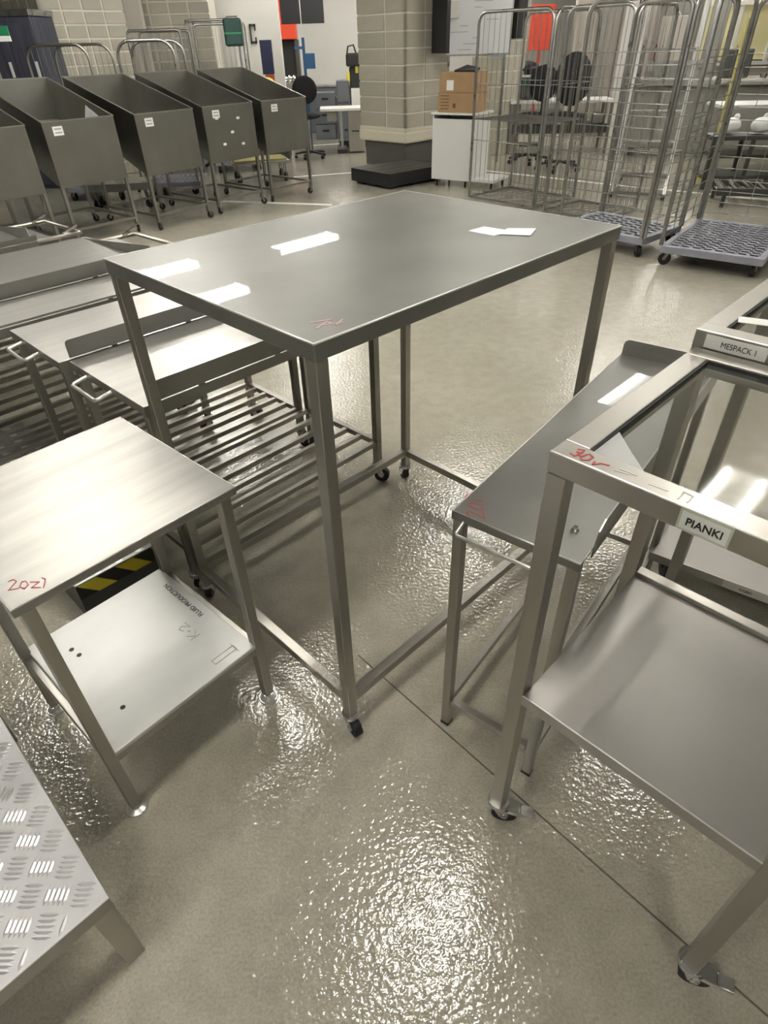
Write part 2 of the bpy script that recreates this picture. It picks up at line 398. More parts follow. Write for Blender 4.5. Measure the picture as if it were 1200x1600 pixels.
writing(t, 'marker_smudge', [[(0, 0), (.02, .03), (.035, .01), (.05, .035)], [(.01, .015), (.05, .02)], [(-.01, .03), (.03, .04)]], .004, mat('faded_red_ink', (.40, .27, .25), .4), (.05, .05, H), (.8, -.6, 0), (.6, .8, 0), lab='faded red marker smudge')
R45 = lambda s, d: (s, d)
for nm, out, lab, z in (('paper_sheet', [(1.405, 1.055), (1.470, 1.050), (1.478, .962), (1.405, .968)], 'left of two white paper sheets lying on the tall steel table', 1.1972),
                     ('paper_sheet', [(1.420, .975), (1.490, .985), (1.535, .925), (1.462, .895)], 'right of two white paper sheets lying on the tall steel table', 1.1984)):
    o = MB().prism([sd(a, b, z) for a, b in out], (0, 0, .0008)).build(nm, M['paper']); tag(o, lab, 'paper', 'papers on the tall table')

# ================================================================ 2. SMALL TABLE (left foreground)
t = thing('step_table', 'low square stainless steel table with a white lower shelf and disc feet', 'table', sd(.0555, 1.0211), .8271)
L, W, H = .507, .519, .804
MB().path([(0.001, 0.001, H-.0016), (L-.001, .001, H-.0016), (L-.001, W-.001, H-.0016), (.001, W-.001, H-.0016)], .0022, 6, True).build('folded_edge', M['steel_edge'], t)
pos = steel_table(t, L, W, H, .028, .022, .012, .026, M['steel_brush'])
for x, y in pos: MB().cyl((x, y, 0), (x, y, .005), .030, .028, n=20).cyl((x, y, .005), (x, y, .010), .026, .012, n=20).cyl((x, y, .010), (x, y, .030), .008, n=10).build('levelling_foot', M['bright'], t)
MB().bx(.036, L-.036, .012, W-.012, .252, .266, .003).build('lower_shelf', M['whiteplate'], t)
sh = [c for c in t.children if c.name.startswith('lower_shelf')][0]
for y in (.026, W-.026): MB().bx(.04, L-.04, y-.012, y+.012, .226, .2515, .002).build('shelf_rail', M['steel'], t)
for x in (.026, L-.026): MB().bx(x-.010, x+.010, .04, W-.04, .226, .2515, .002).build('shelf_rail', M['steel'], t)
for x, y in ((.12, .40), (.125, .365), (.118, .115)):
    MB().cyl((x, y, .2655), (x, y, .2665), .007, n=12).build('screw_hole', M['holed'], sh)
text_mesh('stencil_text', 'FLUID PRODUCTION', .021, M['ink'], sh, (L-.062, .225, .2664), (0, 1, 0), (-1, 0, 0))
writing(sh, 'pen_writing', [[(0, 0), (0, .03)], [(.02, .03), (.004, .014), (.022, 0)], [(.03, .012), (.036, .016)], [(.045, .025), (.06, .03), (.066, .02), (.046, .002), (.07, .004)]], .002, M['pen'], (L-.115, .17, .2662), (0, 1, 0), (-1, 0, 0))
writing(sh, 'pen_mark', [[(0, 0), (.07, 0), (.07, .018), (0, .018), (0, 0)], [(.07, -.01), (.07, .028)]], .002, M['pen'], (L-.15, .045, .2662), (1, 0, 0), (0, 1, 0))
# red price scribble near its front corner
sc = [[(0, .042), (.012, .05), (.020, .040), (.004, .010), (.0, .003), (.026, .008)], [(.034, .036), (.028, .014), (.040, .004), (.050, .020), (.044, .038), (.034, .036)],
      [(.056, .032), (.078, .030), (.058, .006), (.080, .004)], [(.086, .048), (.094, .040), (.088, .002)]]
writing(t, 'price_writing', sc, .0022, M['redink'], (.020, .056, H), (.53, -.50, 0), (.25, .62, 0), lab='red handwritten price')

# ================================================================ 3. GLASS-TOPPED TABLE (right foreground)
def glass_table(nm, lab, s, d, rz, L, W, H, leg, zsh, word, wsize, lx, rail=True, brake=True, green=True, swh=None):
    t = thing(nm, lab, 'table', sd(s, d), rz)
    a = .042; th = .037
    for y0, y1 in ((0, a), (W-a, W)): MB().bx(0, L, y0, y1, H-th, H, .002).build('top_rail', M['steel'], t)
    for x0, x1 in ((0, a), (L-a, L)): MB().bx(x0, x1, a+.001, W-a-.001, H-th, H, .002).build('top_rail', M['steel'], t)
    MB().bx(a+.003, L-a-.003, a+.003, W-a-.003, H-.012, H-.006).build('glass_pane', M['glass'], t)
    gk = MB()
    for y in (a+.0015, W-a-.0015): gk.bx(a, L-a, y-.0015, y+.0015, H-.02, H-.003)
    for x in (a+.0015, L-a-.0015): gk.bx(x-.0015, x+.0015, a+.003, W-a-.003, H-.02, H-.003)
    gk.build('gasket', M['black'], t)
    MB().path([(.001, .001, H-.0014), (L-.001, .001, H-.0014)], .002, 6).build('edge_line', M['steel_edge'], t)
    for x in (leg/2, L-leg/2):
        for y in (leg/2, W-leg/2):
            MB().bx(x-leg/2, x+leg/2, y-leg/2, y+leg/2, .078, H-th, .002).build('leg', M['steel'], t)
            caster(t, x, y, .08, .032, (.45 if brake else 2.2)+random.uniform(-.15, .15), M['caster_metal'] if brake else M['blackplastic'], brake and y < .3)
    if not zsh: return t, None
    sh = MB(); sh.bx(leg, L-leg, 0, W-(leg+.001)*rail, zsh-.004, zsh, .001); sh.bx(leg, L-leg, 0, .003, zsh-.03, zsh-.003)
    sh.bx(leg, L-leg, W-.003-.036*rail, W-.036*rail, zsh-.03, zsh-.003)
    sh.bx(leg, leg+.003, .003, W-.04, zsh-.03, zsh-.003); sh.bx(L-leg-.003, L-leg, .003, W-.04, zsh-.03, zsh-.003)
    shelf = sh.build('lower_shelf', M['steel_shelf'], t)
    MB().path([(leg, .001, zsh-.001), (L-leg, .001, zsh-.001)], .0018, 6).build('folded_edge', M['steel_edge'], shelf)
    if rail: MB().bx(leg, L-leg, W-leg, W-.004, zsh-.018, zsh+.012, .002).build('back_rail', M['steel'], t)
    return t, shelf
t, sh = glass_table('glass_top_table', 'steel trolley table with a clear sheet in its top and a label reading PIANKI', .7070, .3569, -.7943, .5225, .516, 1.121, .033, .55, 'PIANKI', .02, .2)
pl = MB().bx(.197, .264, -.0012, .0, 1.1195-.034, 1.1195, .0005).build('name_label', M['labelgreen'], t, 'white label with green rim reading PIANKI')
MB().bx(.2005, .2605, -.0018, -.0012, 1.0895, 1.1155).build('label_face', M['label'], pl)
text_mesh('label_text', 'PIANKI', .0165, M['ink'], pl, (.2075, -.0018, 1.0965), (1, 0, 0), (0, 0, 1), wx=.92, bold=.018)
writing(t, 'price_writing', [[(.0, .020), (.008, .024), (.010, .016), (.004, .013), (.011, .009), (.008, .001), (.0, .003)], [(.018, .018), (.015, .006), (.022, .0), (.029, .007), (.028, .018), (.020, .021), (.018, .018)],
        [(.037, .010), (.040, .002), (.046, .013), (.056, .017)]], .0028, M['redink'], (.026, .010, 1.121), (.97, -.1, 0), (.15, 1, 0), lab='red handwritten price')
writing(t, 'old_tape_mark', [[(0, 0), (.02, .004)], [(.004, .008), (.028, .008)], [(.05, .0), (.075, .002)], [(.092, -.006), (.092, .014), (.104, .012), (.104, -.006)]], .0022, mat('tape_residue', (.58, .57, .55), .5), (.095, .016, 1.121), (1, 0, 0), (0, 1, 0))
fo = MB().prism([(.046, .046, 1.1156), (.125, .046, 1.1156), (.085, .085, 1.1156), (.046, .125, 1.1156)], (0, 0, .0008)).build('protective_film', mat('milky_film', (.7, .7, .68), .3, alpha=.45), t, 'torn milky film under the clear sheet')

t, sh = glass_table('glass_top_table', 'steel trolley table behind, its label reading MESPACK 1', 1.232, .362, -.785, .5225, .50, 1.152, .033, 0, '', .02, .2, False, False)
pl = MB().bx(.022, .134, -.0012, 0, 1.1205, 1.1465, .0004).build('name_label', M['label'], t, 'white label reading MESPACK 1')
text_mesh('label_text', 'MESPACK 1', .0155, M['ink'], pl, (.052, -.0013, 1.1275), (1, 0, 0), (0, 0, 1), wx=.84)
MB().box((.12, .12, 1.153), (.16, .035, .0012), .3).build('tape_residue', mat('white_tape_residue', (.75, .74, .71), .6), t)

t = thing('platform_trolley', 'low steel platform trolley on black casters with a label reading GĄBKI', 'trolley', (.943, 1.589, 0), -.6403)
L, W = .62, .46
dk = MB().bx(0, L, 0, W, .146, .150, .001).bx(0, L, 0, .003, .116, .147).bx(0, .003, .003, W, .116, .147).bx(L-.003, L, .003, W, .116, .147).bx(0, L, W-.003, W, .116, .147).build('deck', M['steel_shelf'], t)
MB().prism([(0, .03, .149), (0, .05, .185), (0, W-.03, .185), (0, W, .149)], (.003, 0, 0)).build('side_lip', M['steel_x'], t)
MB().path([(0, .001, .149), (L, .001, .149)], .0016, 6).build('folded_edge', M['steel_edge'], dk)
for x in (.07, L-.07):
    for y in (.06, W-.06): caster(t, x, y, .1455, .05, 2.0, M['blackplastic'])
pl = MB().bx(.247, .46, -.0012, 0, .1175, .1465, .0004).build('name_label', M['labelgrey'], dk, 'grey label tape reading GĄBKI')
pl.parent = t
text_mesh('label_text', 'GĄBKI', .0155, M['ink'], pl, (.297, -.0013, .127), (1, 0, 0), (0, 0, 1), wx=.9, bold=.012)

# ================================================================ 4. NARROW BENCH (right, half under the trolley)
t = thing('narrow_bench', 'narrow stainless steel bench with a raised far lip, half under the clear-topped trolley', 'table', sd(.832, .623), -.6672)
L, W, H = .293, 1.011, .7985
MB().path([(0.001, W, H-.0016), (.001, .001, H-.0016), (L-.001, .001, H-.0016), (L-.001, .05, H-.0016)], .0022, 6).build('folded_edge', M['steel_edge'], t)
MB().bx(0, L, 0, W, H-.004, H, .001).bx(0, L, 0, .003, H-.022, H-.003).bx(0, .003, 0, W, H-.022, H-.003).build('tabletop', M['steel_worn'], t)
r = .02
lip = [(0.004, W, H-.02), (0.004, W, H+.05-r)]+[tuple(p) for p in arc((.004+r, W, H+.05-r), r, math.pi, math.pi/2, 4, (1, 0, 0), (0, 0, 1))]+[tuple(p) for p in arc((L-r, W, H+.05-r), r, math.pi/2, 0, 4, (1, 0, 0), (0, 0, 1))]+[(L, W, H-.02)]
MB().prism(lip, (0, .003, 0)).build('end_lip', M['steel_x'], t)
MB().prism([(L, .055, H-.022), (L, .07, H+.035), (L, .10, H+.048), (L, W, H+.048), (L, W, H-.022)], (.003, 0, 0)).build('side_lip', M['steel_x'], t)
for x, y in ((.015, .015), (L-.015, .015), (.015, W-.015), (L-.015, W-.015)):
    lg = MB().bx(x-.0125, x+.0125, y-.0125, y+.0125, .006, H-.006, .002).build('leg', M['steel'], t)
    MB().bx(x-.013, x+.013, y-.013, y+.013, 0, .012).build('end_cap', M['blackplastic'], lg)
MB().bx(.03, L-.03, .004, .026, .10, .122, .002).build('bottom_rail', M['steel'], t)
MB().bx(.03, L-.03, W-.026, W-.004, .10, .122, .002).build('bottom_rail', M['steel'], t)
for x in (.015, L-.015): MB().bx(x-.011, x+.011, .03, W-.03, .10, .122, .002).build('bottom_rail', M['steel'], t)
MB().bx(L-.026, L-.004, .03, W-.03, .40, .42, .002).build('side_rail', M['steel'], t)
MB().path([(.03, 0, H-.02), (.03, -.03, H-.03)]+[(.035, -.034, H-.032), (L-.06, -.034, H-.032), (L-.05, -.03, H-.03), (L-.05, 0, H-.02)], .0045).build('handle', M['bright'], t)
MB().cyl((L-.05, .085, H), (L-.05, .085, H+.006), .009, n=6).cyl((L-.05, .085, H+.006), (L-.05, .085, H+.014), .005, n=8).build('bolt', M['chrome'], t)
writing(t, 'price_writing', [[(0, .034), (.010, .040), (.016, .032), (.004, .008), (0, .0), (.022, .004)], [(.036, .036), (.028, .020), (.032, .004), (.044, .004), (.050, .020), (.046, .034), (.036, .036)],
        [(.058, .030), (.060, .008)], [(.062, .044), (.078, .040)]], .0022, M['redink'], (.072, .015, H), (-.50, .87, 0), (-.95, -.30, 0), lab='red handwritten price')

# ================================================================ 5. ROW OF WORK TABLES (left)
def row_table(lab, s, d, rz, L, W, H, lip=.065, handle=True, rack=True, zr=.215, lipinset=.04, sheet=None, nb=4, cast=True, endlip=False, notch=0):
    t = thing('packing_table', lab, 'table', sd(s, d), rz)
    MB().bx(0, L, 0, W, H-.006, H, .001).bx(0, L, 0, .004, H-.035, H-.005).bx(0, L, W-.004, W, H-.035, H-.005).bx(0, .004, .004, W-.004, H-.03, H-.005).bx(L-.004, L, .004, W-.004, H-.03, H-.005).build('tabletop', sheet or M['steel_x'], t)
    if lip:
        r = .015
        pr = [(lipinset, 0, H+.004), (lipinset, 0, H+lip-r)]+[tuple(p) for p in arc((lipinset+r, 0, H+lip-r), r, math.pi, math.pi/2, 4, (1, 0, 0), (0, 0, 1))]+[(L, 0, H+lip), (L, 0, H+.004)]
        u = MB().prism(pr, (0, .004, 0)).build('upstand', M['steel_x'], t)
        for x in (.2, .5, .8): MB().bx(L*x-.01, L*x+.01, -.003, .006, H-.002, H+.005).build('weld_tab', M['steel_dark'], u)
    zb = .085 if cast else 0
    for x in (.02, L-.02):
        for y in (.02, W-.02):
            MB().bx(x-.015, x+.015, y-.015, y+.015, zb, H-.006, .002).build('leg', M['steel'], t)
            if cast: caster(t, x, y, zb+.002, .034, random.uniform(0, 6))
    if handle:
        z = H-.02; y0, y1 = W*.42, W*.76
        MB().path([(0, y0, z), (-.045, y0, z-.008), (-.055, y0+.008, z-.01), (-.055, y1-.008, z-.01), (-.045, y1, z-.008), (0, y1, z)], .007).build('handle', M['bright'], t)
    if rack:
        for x in (.02, L-.02): MB().bx(x-.0125, x+.0125, .036, W-.036, zr-.025, zr, .002).build('rack_rail', M['steel'], t)
        for i in range(nb+2):
            y = .02+(W-.04)*i/(nb+1)
            MB().bx(.036, L-.036, y-.011, y+.011, zr-.022, zr, .002).build('rack_bar', M['steel'], t)
    return t
t1 = row_table('nearest low steel table of the left row, pull handle and slatted rack below', .632, 1.615, .7943, 1.0004, .5, .776, nb=4)
t2 = row_table('second low steel table of the left row, behind the first, with its own pull handle', .598, 2.128, G45, 1.0, .45, .776, nb=4)
# rolled bright far edge of the second table and the table behind it
t3 = row_table('third steel table of the left row, plain top without a handle', .22-.6, 2.592-.012, G45+.02, 1.75, .325, .780, lip=.012, lipinset=0, handle=False, nb=3)
def row_end(t, L, W, H, fr=.25):
    MB().prism([(L-.03, .0, H), (L-.03, .03, H+.07), (L-.03, W*.55, H+.03), (L-.03, W-.03, H)], (.004, 0, 0)).build('end_lip', M['steel_x'], t)
    y0, y1 = .08, W-.10
    MB().path([(L, y0, H-.02), (L+fr, y0, H-.02), (L+fr, y1, H-.02), (L, y1, H-.02)], .011).build('rod_frame', M['steel'], t)
    MB().bx(L, L+.11, y0+.03, y1-.03, H-.02, H-.014).build('end_leaf', M['steel_x'], t)
    for y in (y0+.02, y1-.02): MB().bar((L+fr-.09, y, H-.01), (L+fr, y, H+.02), .014).build('hinge_arm', M['chrome'], t)
t4 = row_table('fourth steel table of the left row, with a rod frame hinged on its far end', -.26, 2.924, G45+.035, 1.73, .79, .776, nb=5, lipinset=0, handle=False); row_end(t4, 1.73, .79, .776)
t5 = row_table('farthest steel table of the left row, a hinged leaf on its end', -.48, 3.84, G45+.03, 1.7, .66, .776, nb=4, lip=.03, lipinset=0, handle=False); row_end(t5, 1.7, .66, .776, .28)

# ================================================================ 6. TREAD-PLATE PLATFORMS
def tread_bars(b, x0, x1, y0, y1, z, cell=.052, bl=.040, bw=.0046, n=5, pad=.004, rot=G45):
    """five-bar tread pattern: groups of raised lozenges turned alternately, laid diagonally"""
    cr, sr = math.cos(rot), math.sin(rot); mx0, my0 = (x0+x1)/2, (y0+y1)/2; N = int(max(x1-x0, y1-y0)/cell)+2
    for i in range(-N, N+1):
        for j in range(-N, N+1):
            ang = rot+(0 if (i+j) % 2 else math.pi/2); ca, sa = math.cos(ang), math.sin(ang)
            cx, cy = mx0+cr*i*cell-sr*j*cell, my0+sr*i*cell+cr*j*cell
            for k in range(n):
                off = (k-(n-1)/2)*cell/(n+.6); mx, my = cx-sa*off, cy+ca*off; ex, ey = bl*.5*abs(ca)+pad, bl*.5*abs(sa)+pad
                if not (x0+ex < mx < x1-ex and y0+ey < my < y1-ey): continue
                h = bl/2; pts = []
                for (a, c2, zz) in ((-h, 0, 0), (-h*.45, -bw*.9, 0), (h*.45, -bw*.9, 0), (h, 0, 0), (h*.45, bw*.9, 0), (-h*.45, bw*.9, 0), (-h*.55, 0, .0022), (h*.55, 0, .0022)):
                    pts.append((mx+ca*a-sa*c2, my+sa*a+ca*c2, z+zz))
                b.add(pts, [(0, 1, 6), (1, 2, 7, 6), (2, 3, 7), (3, 4, 7), (4, 5, 6, 7), (5, 0, 6)], False)
    return b
t = thing('step_platform', 'low platform with a bright five-bar tread plate, in the front left corner', 'platform', sd(-.06, .728), G45)
PH, PL, PW = .300, .80, .82                 # extends along local -x and +y
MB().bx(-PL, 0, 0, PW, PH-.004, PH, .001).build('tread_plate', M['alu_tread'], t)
tread_bars(MB(), -PL, 0, 0, PW, PH).build('tread_bars', M['alu_bar'], t, kind='stuff')
MB().bx(-PL, 0, .001, .005, PH-.045, PH-.004).bx(-.005, -.001, .005, PW, PH-.045, PH-.004).bx(-PL, 0, PW-.005, PW-.001, PH-.045, PH-.004).build('side_frame', M['steel_dark'], t)
for x in (-.0255, -PL+.0255):
    for y in (.031, PW-.031): MB().bx(x-.02, x+.02, y-.025, y+.025, 0, PH-.005, .002).build('leg', M['steel'], t)
MB().bx(-PL+.05, -.05, PW*.5-.02, PW*.5+.02, .10, .14).build('cross_rail', M['steel_dark'], t)
t = thing('step_platform', 'narrow dark tread platform with hazard tape on its end, under the small table', 'platform', sd(.288, 1.75), G45)
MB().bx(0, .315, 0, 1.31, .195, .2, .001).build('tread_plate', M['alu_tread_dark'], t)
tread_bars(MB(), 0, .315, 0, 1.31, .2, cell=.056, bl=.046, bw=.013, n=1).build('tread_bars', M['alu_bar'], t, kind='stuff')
MB().bx(0, .315, .002, 1.30, .03, .194).build('base', M['machinedark'], t)
MB().bx(0, .315, 0, .0018, .135, .194).build('hazard_tape', M['stripe'], t, 'black and yellow striped tape')
for x in (.03, .285):
    for y in (.04, 1.27): MB().bx(x-.02, x+.02, y-.02, y+.02, 0, .035).build('foot', M['black'], t)

# ================================================================ 7. STEEL TIPPING BINS (left background)
BW, BL, BH0, BHB, BH1, BHR = .742, 1.15, 1.087, .539, 1.393, 1.02
BINLAB = ['steel hopper bin at the left picture edge, first of the row', 'second steel hopper bin from the left, a white cloth over its rim', 'third steel hopper bin from the left, small white label at its front corner',
          'fourth steel hopper bin from the left, white tape scraps on its front', 'last steel hopper bin of the row, on the right, nearest the block column']
BIN = [(-3.396, 6.217, .86), (-2.859, 6.998, .864), (-2.189, 7.606, .91), (-1.66, 8.343, .887), (-1.088, 8.978, .863)]
def hopper(lab, x, y, rz, hi):
    t = thing('hopper_bin', lab, 'bin', (x, y, 0), rz, 'steel hopper bins in a row')
    w, k = BW/2, .006
    o = [(-w, 0, BHB), (w, 0, BHB), (w, BL, BHR), (-w, BL, BHR), (-w, 0, BH0), (w, 0, BH0), (w, BL, BH1), (-w, BL, BH1)]
    i = [(-w+k, k, BHB+k), (w-k, k, BHB+k), (w-k, BL-k, BHR+k), (-w+k, BL-k, BHR+k), (-w+k, k, BH0), (w-k, k, BH0), (w-k, BL-k, BH1), (-w+k, BL-k, BH1)]
    b = MB()
    b.add(o+i, [(0, 3, 2, 1), (0, 1, 5, 4), (1, 2, 6, 5), (2, 3, 7, 6), (3, 0, 4, 7), (8, 9, 10, 11), (8, 12, 13, 9), (9, 13, 14, 10), (10, 14, 15, 11), (11, 15, 12, 8),
                (4, 5, 13, 12), (5, 6, 14, 13), (6, 7, 15, 14), (7, 4, 12, 15)])
    b.build('bin_body', M['steel_tank'], t)
    rm = MB(); e = .005
    for p, q in ((o[4], o[5]), (o[5], o[6]), (o[6], o[7]), (o[7], o[4])): rm.bar((p[0], p[1], p[2]+e), (q[0], q[1], q[2]+e), .012, .010)
    rm.build('rim', M['steel'], t)
    for lx in (-w+.018, w-.018):
        for ly, zt in ((.02, BHB), (.95, BHB+(BHR-BHB)*.95/BL)):
            MB().bx(lx-.015, lx+.015, ly-.015, ly+.015, .09, zt).build('leg', M['steel_dark'], t)
            caster(t, lx, ly, .092, .036, random.uniform(0, 6), M['steel_dark'])
        MB().bx(lx-.012, lx+.012, .03, .94, .14, .165).build('side_rail', M['steel_dark'], t)
    for ly in (.02, .95): MB().bx(-w+.03, w-.03, ly-.012, ly+.012, .14, .165).build('cross_rail', M['steel_dark'], t)
    lx = -w+.07+.02*hi
    lb = MB().bx(lx, lx+.10, -.002, -.0002, BH0-.11, BH0-.035).build('sticker', M['paper'], t, 'small white sticker')
    for q in range(2): MB().bx(lx+.015, lx+.085, -.003, -.002, BH0-.062-.03*q, BH0-.052-.03*q).build('print_line', M['pen'], lb)
    if hi == 3:
        for a, z in ((.16, -.10), (.47, -.12), (.36, -.25), (.22, -.36), (.50, -.38)): MB().bx(-w+a, -w+a+.045, -.002, -.0002, BH0+z-.025, BH0+z).build('tape_scrap', M['paper'], t, 'scrap of white tape')
    return t
for k, (x, y, a) in enumerate(BIN): hopper(BINLAB[k], x, y, a, k)
# rag hung over the front rim of the second bin (inside face)
def bin_pt(k, a, b, z):
    x, y, r = BIN[k]; return (x+math.cos(r)*a-math.sin(r)*b, y+math.sin(r)*a+math.cos(r)*b, z)
rag = MB(); rows = []
for i in range(7):
    b = .44-.066*i; zt = BH0+b*.266-.035-.012*i
    rows.append([bin_pt(1, BW/2-.03-.004*math.sin(2.1*i+j), b+.03*j-.01, zt-.05*j) for j in range(4)])
vs = [p for r_ in rows for p in r_]; n4 = len(vs)
vs2 = [(p[0], p[1], p[2]+.006) for p in vs]
rag.add(vs+vs2, [(r_*4+j, r_*4+j+1, r_*4+j+5, r_*4+j+4) for r_ in range(6) for j in range(3)]+[(n4+r_*4+j, n4+r_*4+j+4, n4+r_*4+j+5, n4+r_*4+j+1) for r_ in range(6) for j in range(3)], True)
tag(rag.build('white_rag', M['paper']), 'white rag hanging inside the second hopper bin near its front corner', 'rag')

# ================================================================ 8. ROLL CAGES
def roll_cage(lab, x, y, rz, A, B, H, panels, zb=.17, wires='v', deck='plastic', group=None, mt=None, shelf=None, rr=.10, base=True, ncol=9, cast=True, wspace=.085, tr=.0165):
    """A along local x, B along local y; panels: which of 'f','l','r','b' carry a hoop with wires"""
    t = thing('roll_cage', lab, 'roll cage', (x, y, 0), rz, group); mt = mt or M['zinc']
    if base:
        if deck == 'plastic':
            fr = MB()
            for y0, y1 in ((0, .05), (B-.05, B)): fr.bx(0, A, y0, y1, zb-.06, zb, .006)
            for x0, x1 in ((0, .05), (A-.05, A)): fr.bx(x0, x1, .05, B-.05, zb-.06, zb, .006)
            fr.build('deck_frame', M['greyplastic'], t)
            g = MB(); nx = ncol
            for i in range(nx+1): xx = .05+(A-.1)*i/nx; g.bx(xx-.015, xx+.015, .05, B-.05, zb-.010, zb-.004)
            ny = int(B/.088)
            for j in range(ny+1): yy = .05+(B-.1)*j/ny; g.bx(.05, A-.05, yy-.019, yy+.019, zb-.010, zb-.004)
            g.build('deck_grid', M['greyplastic'], t, kind='stuff')
            MB().bx(.05, A-.05, .05, B-.05, zb-.02, zb-.014).build('deck_hole_shade', M['black'], t)  # black sheet added below the grid: shade in the holes put in as colour
        else:
            g = MB()
            for yy in (.015, B-.015): g.bar((0, yy, zb), (A, yy, zb), .025, .025)
            for xx in (.015, A-.015): g.bar((xx, 0, zb), (xx, B, zb), .025, .025)
            g.build('deck_frame', mt, t); g = MB()
            for i in range(1, 12): g.bar((A*i/12, 0, zb), (A*i/12, B, zb), .007, .007)
            g.build('deck_wires', mt, t, kind='stuff')
        for i, (cx, cy) in enumerate(((.07, .07), (A-.07, .07), (.07, B-.07), (A-.07, B-.07))):
            if cast: caster(t, cx, cy, zb-.03 if deck != 'plastic' else zb-.06, .05, random.uniform(0, 6), M['steel_dark'], wide=.034)
    cs = {'f': ((0, 0), (A, 0)), 'b': ((0, B), (A, B)), 'l': ((0, 0), (0, B)), 'r': ((A, 0), (A, B))}
    for p in panels:
        (ax, ay), (bx_, by) = cs[p[0]]
        e = .02
        d = Vector((bx_-ax, by-ay)); Ln = d.length; d.normalize()
        p0 = Vector((ax, ay))+d*e; p1 = Vector((bx_, by))-d*e
        q = MB().path(u_pts(p0, p1, zb, H, rr), tr, 8).build('side_frame', mt, t)
        wv = MB(); orient = p[1] if len(p) > 1 else wires
        z0, z1 = zb+.06, H-.06
        if orient == 'h':
            nz = int((z1-.25-z0)/wspace)
            for i in range(nz+1): z = z0+i*wspace; wv.cyl((p0.x, p0.y, z), (p1.x, p1.y, z), .0035, n=5, caps=False)
            for i in range(1, 4): s = p0+(p1-p0)*i/4; wv.cyl((s.x, s.y, z0), (s.x, s.y, z1-.25), .0035, n=5, caps=False)
        else:
            nv = int(Ln/.075)
            for i in range(1, nv): s = p0+(p1-p0)*i/nv; wv.cyl((s.x, s.y, z0), (s.x, s.y, H-.01), .003, n=5, caps=False)
            for f in (0, .33, .66): z = z0+(z1-z0)*f; wv.cyl((p0.x, p0.y, z), (p1.x, p1.y, z), .0045, n=5, caps=False)
        wv.build('wire_panel', mt, q, kind='stuff')
    if shelf:
        g = MB()
        for i in range(13): yy = .03+(B-.06)*i/12; g.bar((.02, yy, shelf), (A-.02, yy, shelf), .006, .006)
        for xx in (.02, A/2, A-.02): g.bar((xx, .03, shelf), (xx, B-.03, shelf), .014, .012)
        g.build('wire_shelf', mt, t, kind='stuff')
    return t
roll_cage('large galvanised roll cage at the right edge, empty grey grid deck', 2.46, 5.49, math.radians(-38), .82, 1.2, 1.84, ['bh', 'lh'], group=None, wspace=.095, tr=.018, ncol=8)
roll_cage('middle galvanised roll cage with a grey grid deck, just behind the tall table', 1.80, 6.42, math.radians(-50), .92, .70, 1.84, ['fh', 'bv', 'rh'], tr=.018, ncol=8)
roll_cage('tall galvanised roll cage with a wire shelf inside, left of the middle one', 1.20, 8.62, math.radians(-50), 1.05, .82, 1.85, ['fv', 'bv', 'rv'], deck='wire', shelf=.86, zb=.03, tr=.016, cast=False)
roll_cage('galvanised roll cage standing between the shelved cage and the middle one', 1.95, 7.68, math.radians(-50), .78, .72, 1.84, ['fv', 'rv'], deck='wire', zb=.03, tr=.016, cast=False)
# cages behind the hopper bins
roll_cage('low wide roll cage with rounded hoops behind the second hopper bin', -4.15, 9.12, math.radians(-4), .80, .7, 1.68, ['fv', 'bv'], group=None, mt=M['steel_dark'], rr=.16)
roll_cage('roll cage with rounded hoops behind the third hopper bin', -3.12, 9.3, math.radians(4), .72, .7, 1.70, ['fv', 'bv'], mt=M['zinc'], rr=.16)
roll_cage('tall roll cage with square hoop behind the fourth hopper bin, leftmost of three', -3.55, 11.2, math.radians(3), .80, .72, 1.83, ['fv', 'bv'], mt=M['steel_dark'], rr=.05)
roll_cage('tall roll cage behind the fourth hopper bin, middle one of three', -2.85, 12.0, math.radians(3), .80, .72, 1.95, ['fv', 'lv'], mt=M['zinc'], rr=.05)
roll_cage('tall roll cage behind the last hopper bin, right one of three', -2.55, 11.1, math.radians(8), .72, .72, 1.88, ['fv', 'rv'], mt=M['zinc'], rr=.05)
t = thing('tray_dolly', 'low wire dolly with a yellow tray under the fourth hopper bin', 'dolly', (-2.05, 9.95, 0), .3)
MB().bx(0, .85, 0, .55, .26, .285, .004).build('frame', M['zinc'], t); MB().bx(.04, .81, .04, .51, .285, .305, .004).build('tray', mat('dull_yellow_tray', (.34, .29, .10), .5), t)
for x in (.08, .77):
    for y in (.08, .47): caster(t, x, y, .262, .06, 1., M['steel_dark'])
t = thing('tray_dolly', 'low grey metal dolly under the second hopper bin', 'dolly', (-3.62, 8.42, 0), .12)
MB().bx(0, .80, 0, .45, .22, .30, .004).build('frame', M['zinc'], t)
for x in (.08, .72):
    for y in (.08, .37): caster(t, x, y, .222, .06, 1., M['steel_dark'])

# ================================================================ 9. BY THE BLOCK COLUMN
t = thing('pallet', 'flat black plastic pallet at the foot of the block column', 'pallet', (.205, 9.32, 0), math.radians(40))
for i in range(7): MB().bx(0, 1.1, .018+i*.1155, .131+i*.1155, .16, .19+.001*(i % 2), .004).build('deck_board', M['blackplastic'], t)
for x in (.12, .55, .98):
    for y in (.12, .41, .72): MB().box((x, y, .08), (.14, .14, .16), 0, .008).build('foot_block', M['blackplastic'], t)
for q in ((0, 1.1, 0, .017), (0, 1.1, .828, .845), (0, .017, .018, .827), (1.083, 1.1, .018, .827)): MB().bx(*q, .03, .192, .003).build('side_skirt', M['blackplastic'], t)
t = thing('cabinet_dolly', 'open white cabinet on a white wheeled base, boxes on top', 'cabinet', (.80, 9.55, 0), math.radians(-33))
MB().bx(0, .95, 0, .5, .09, .125, .004).build('base_board', M['white'], t)
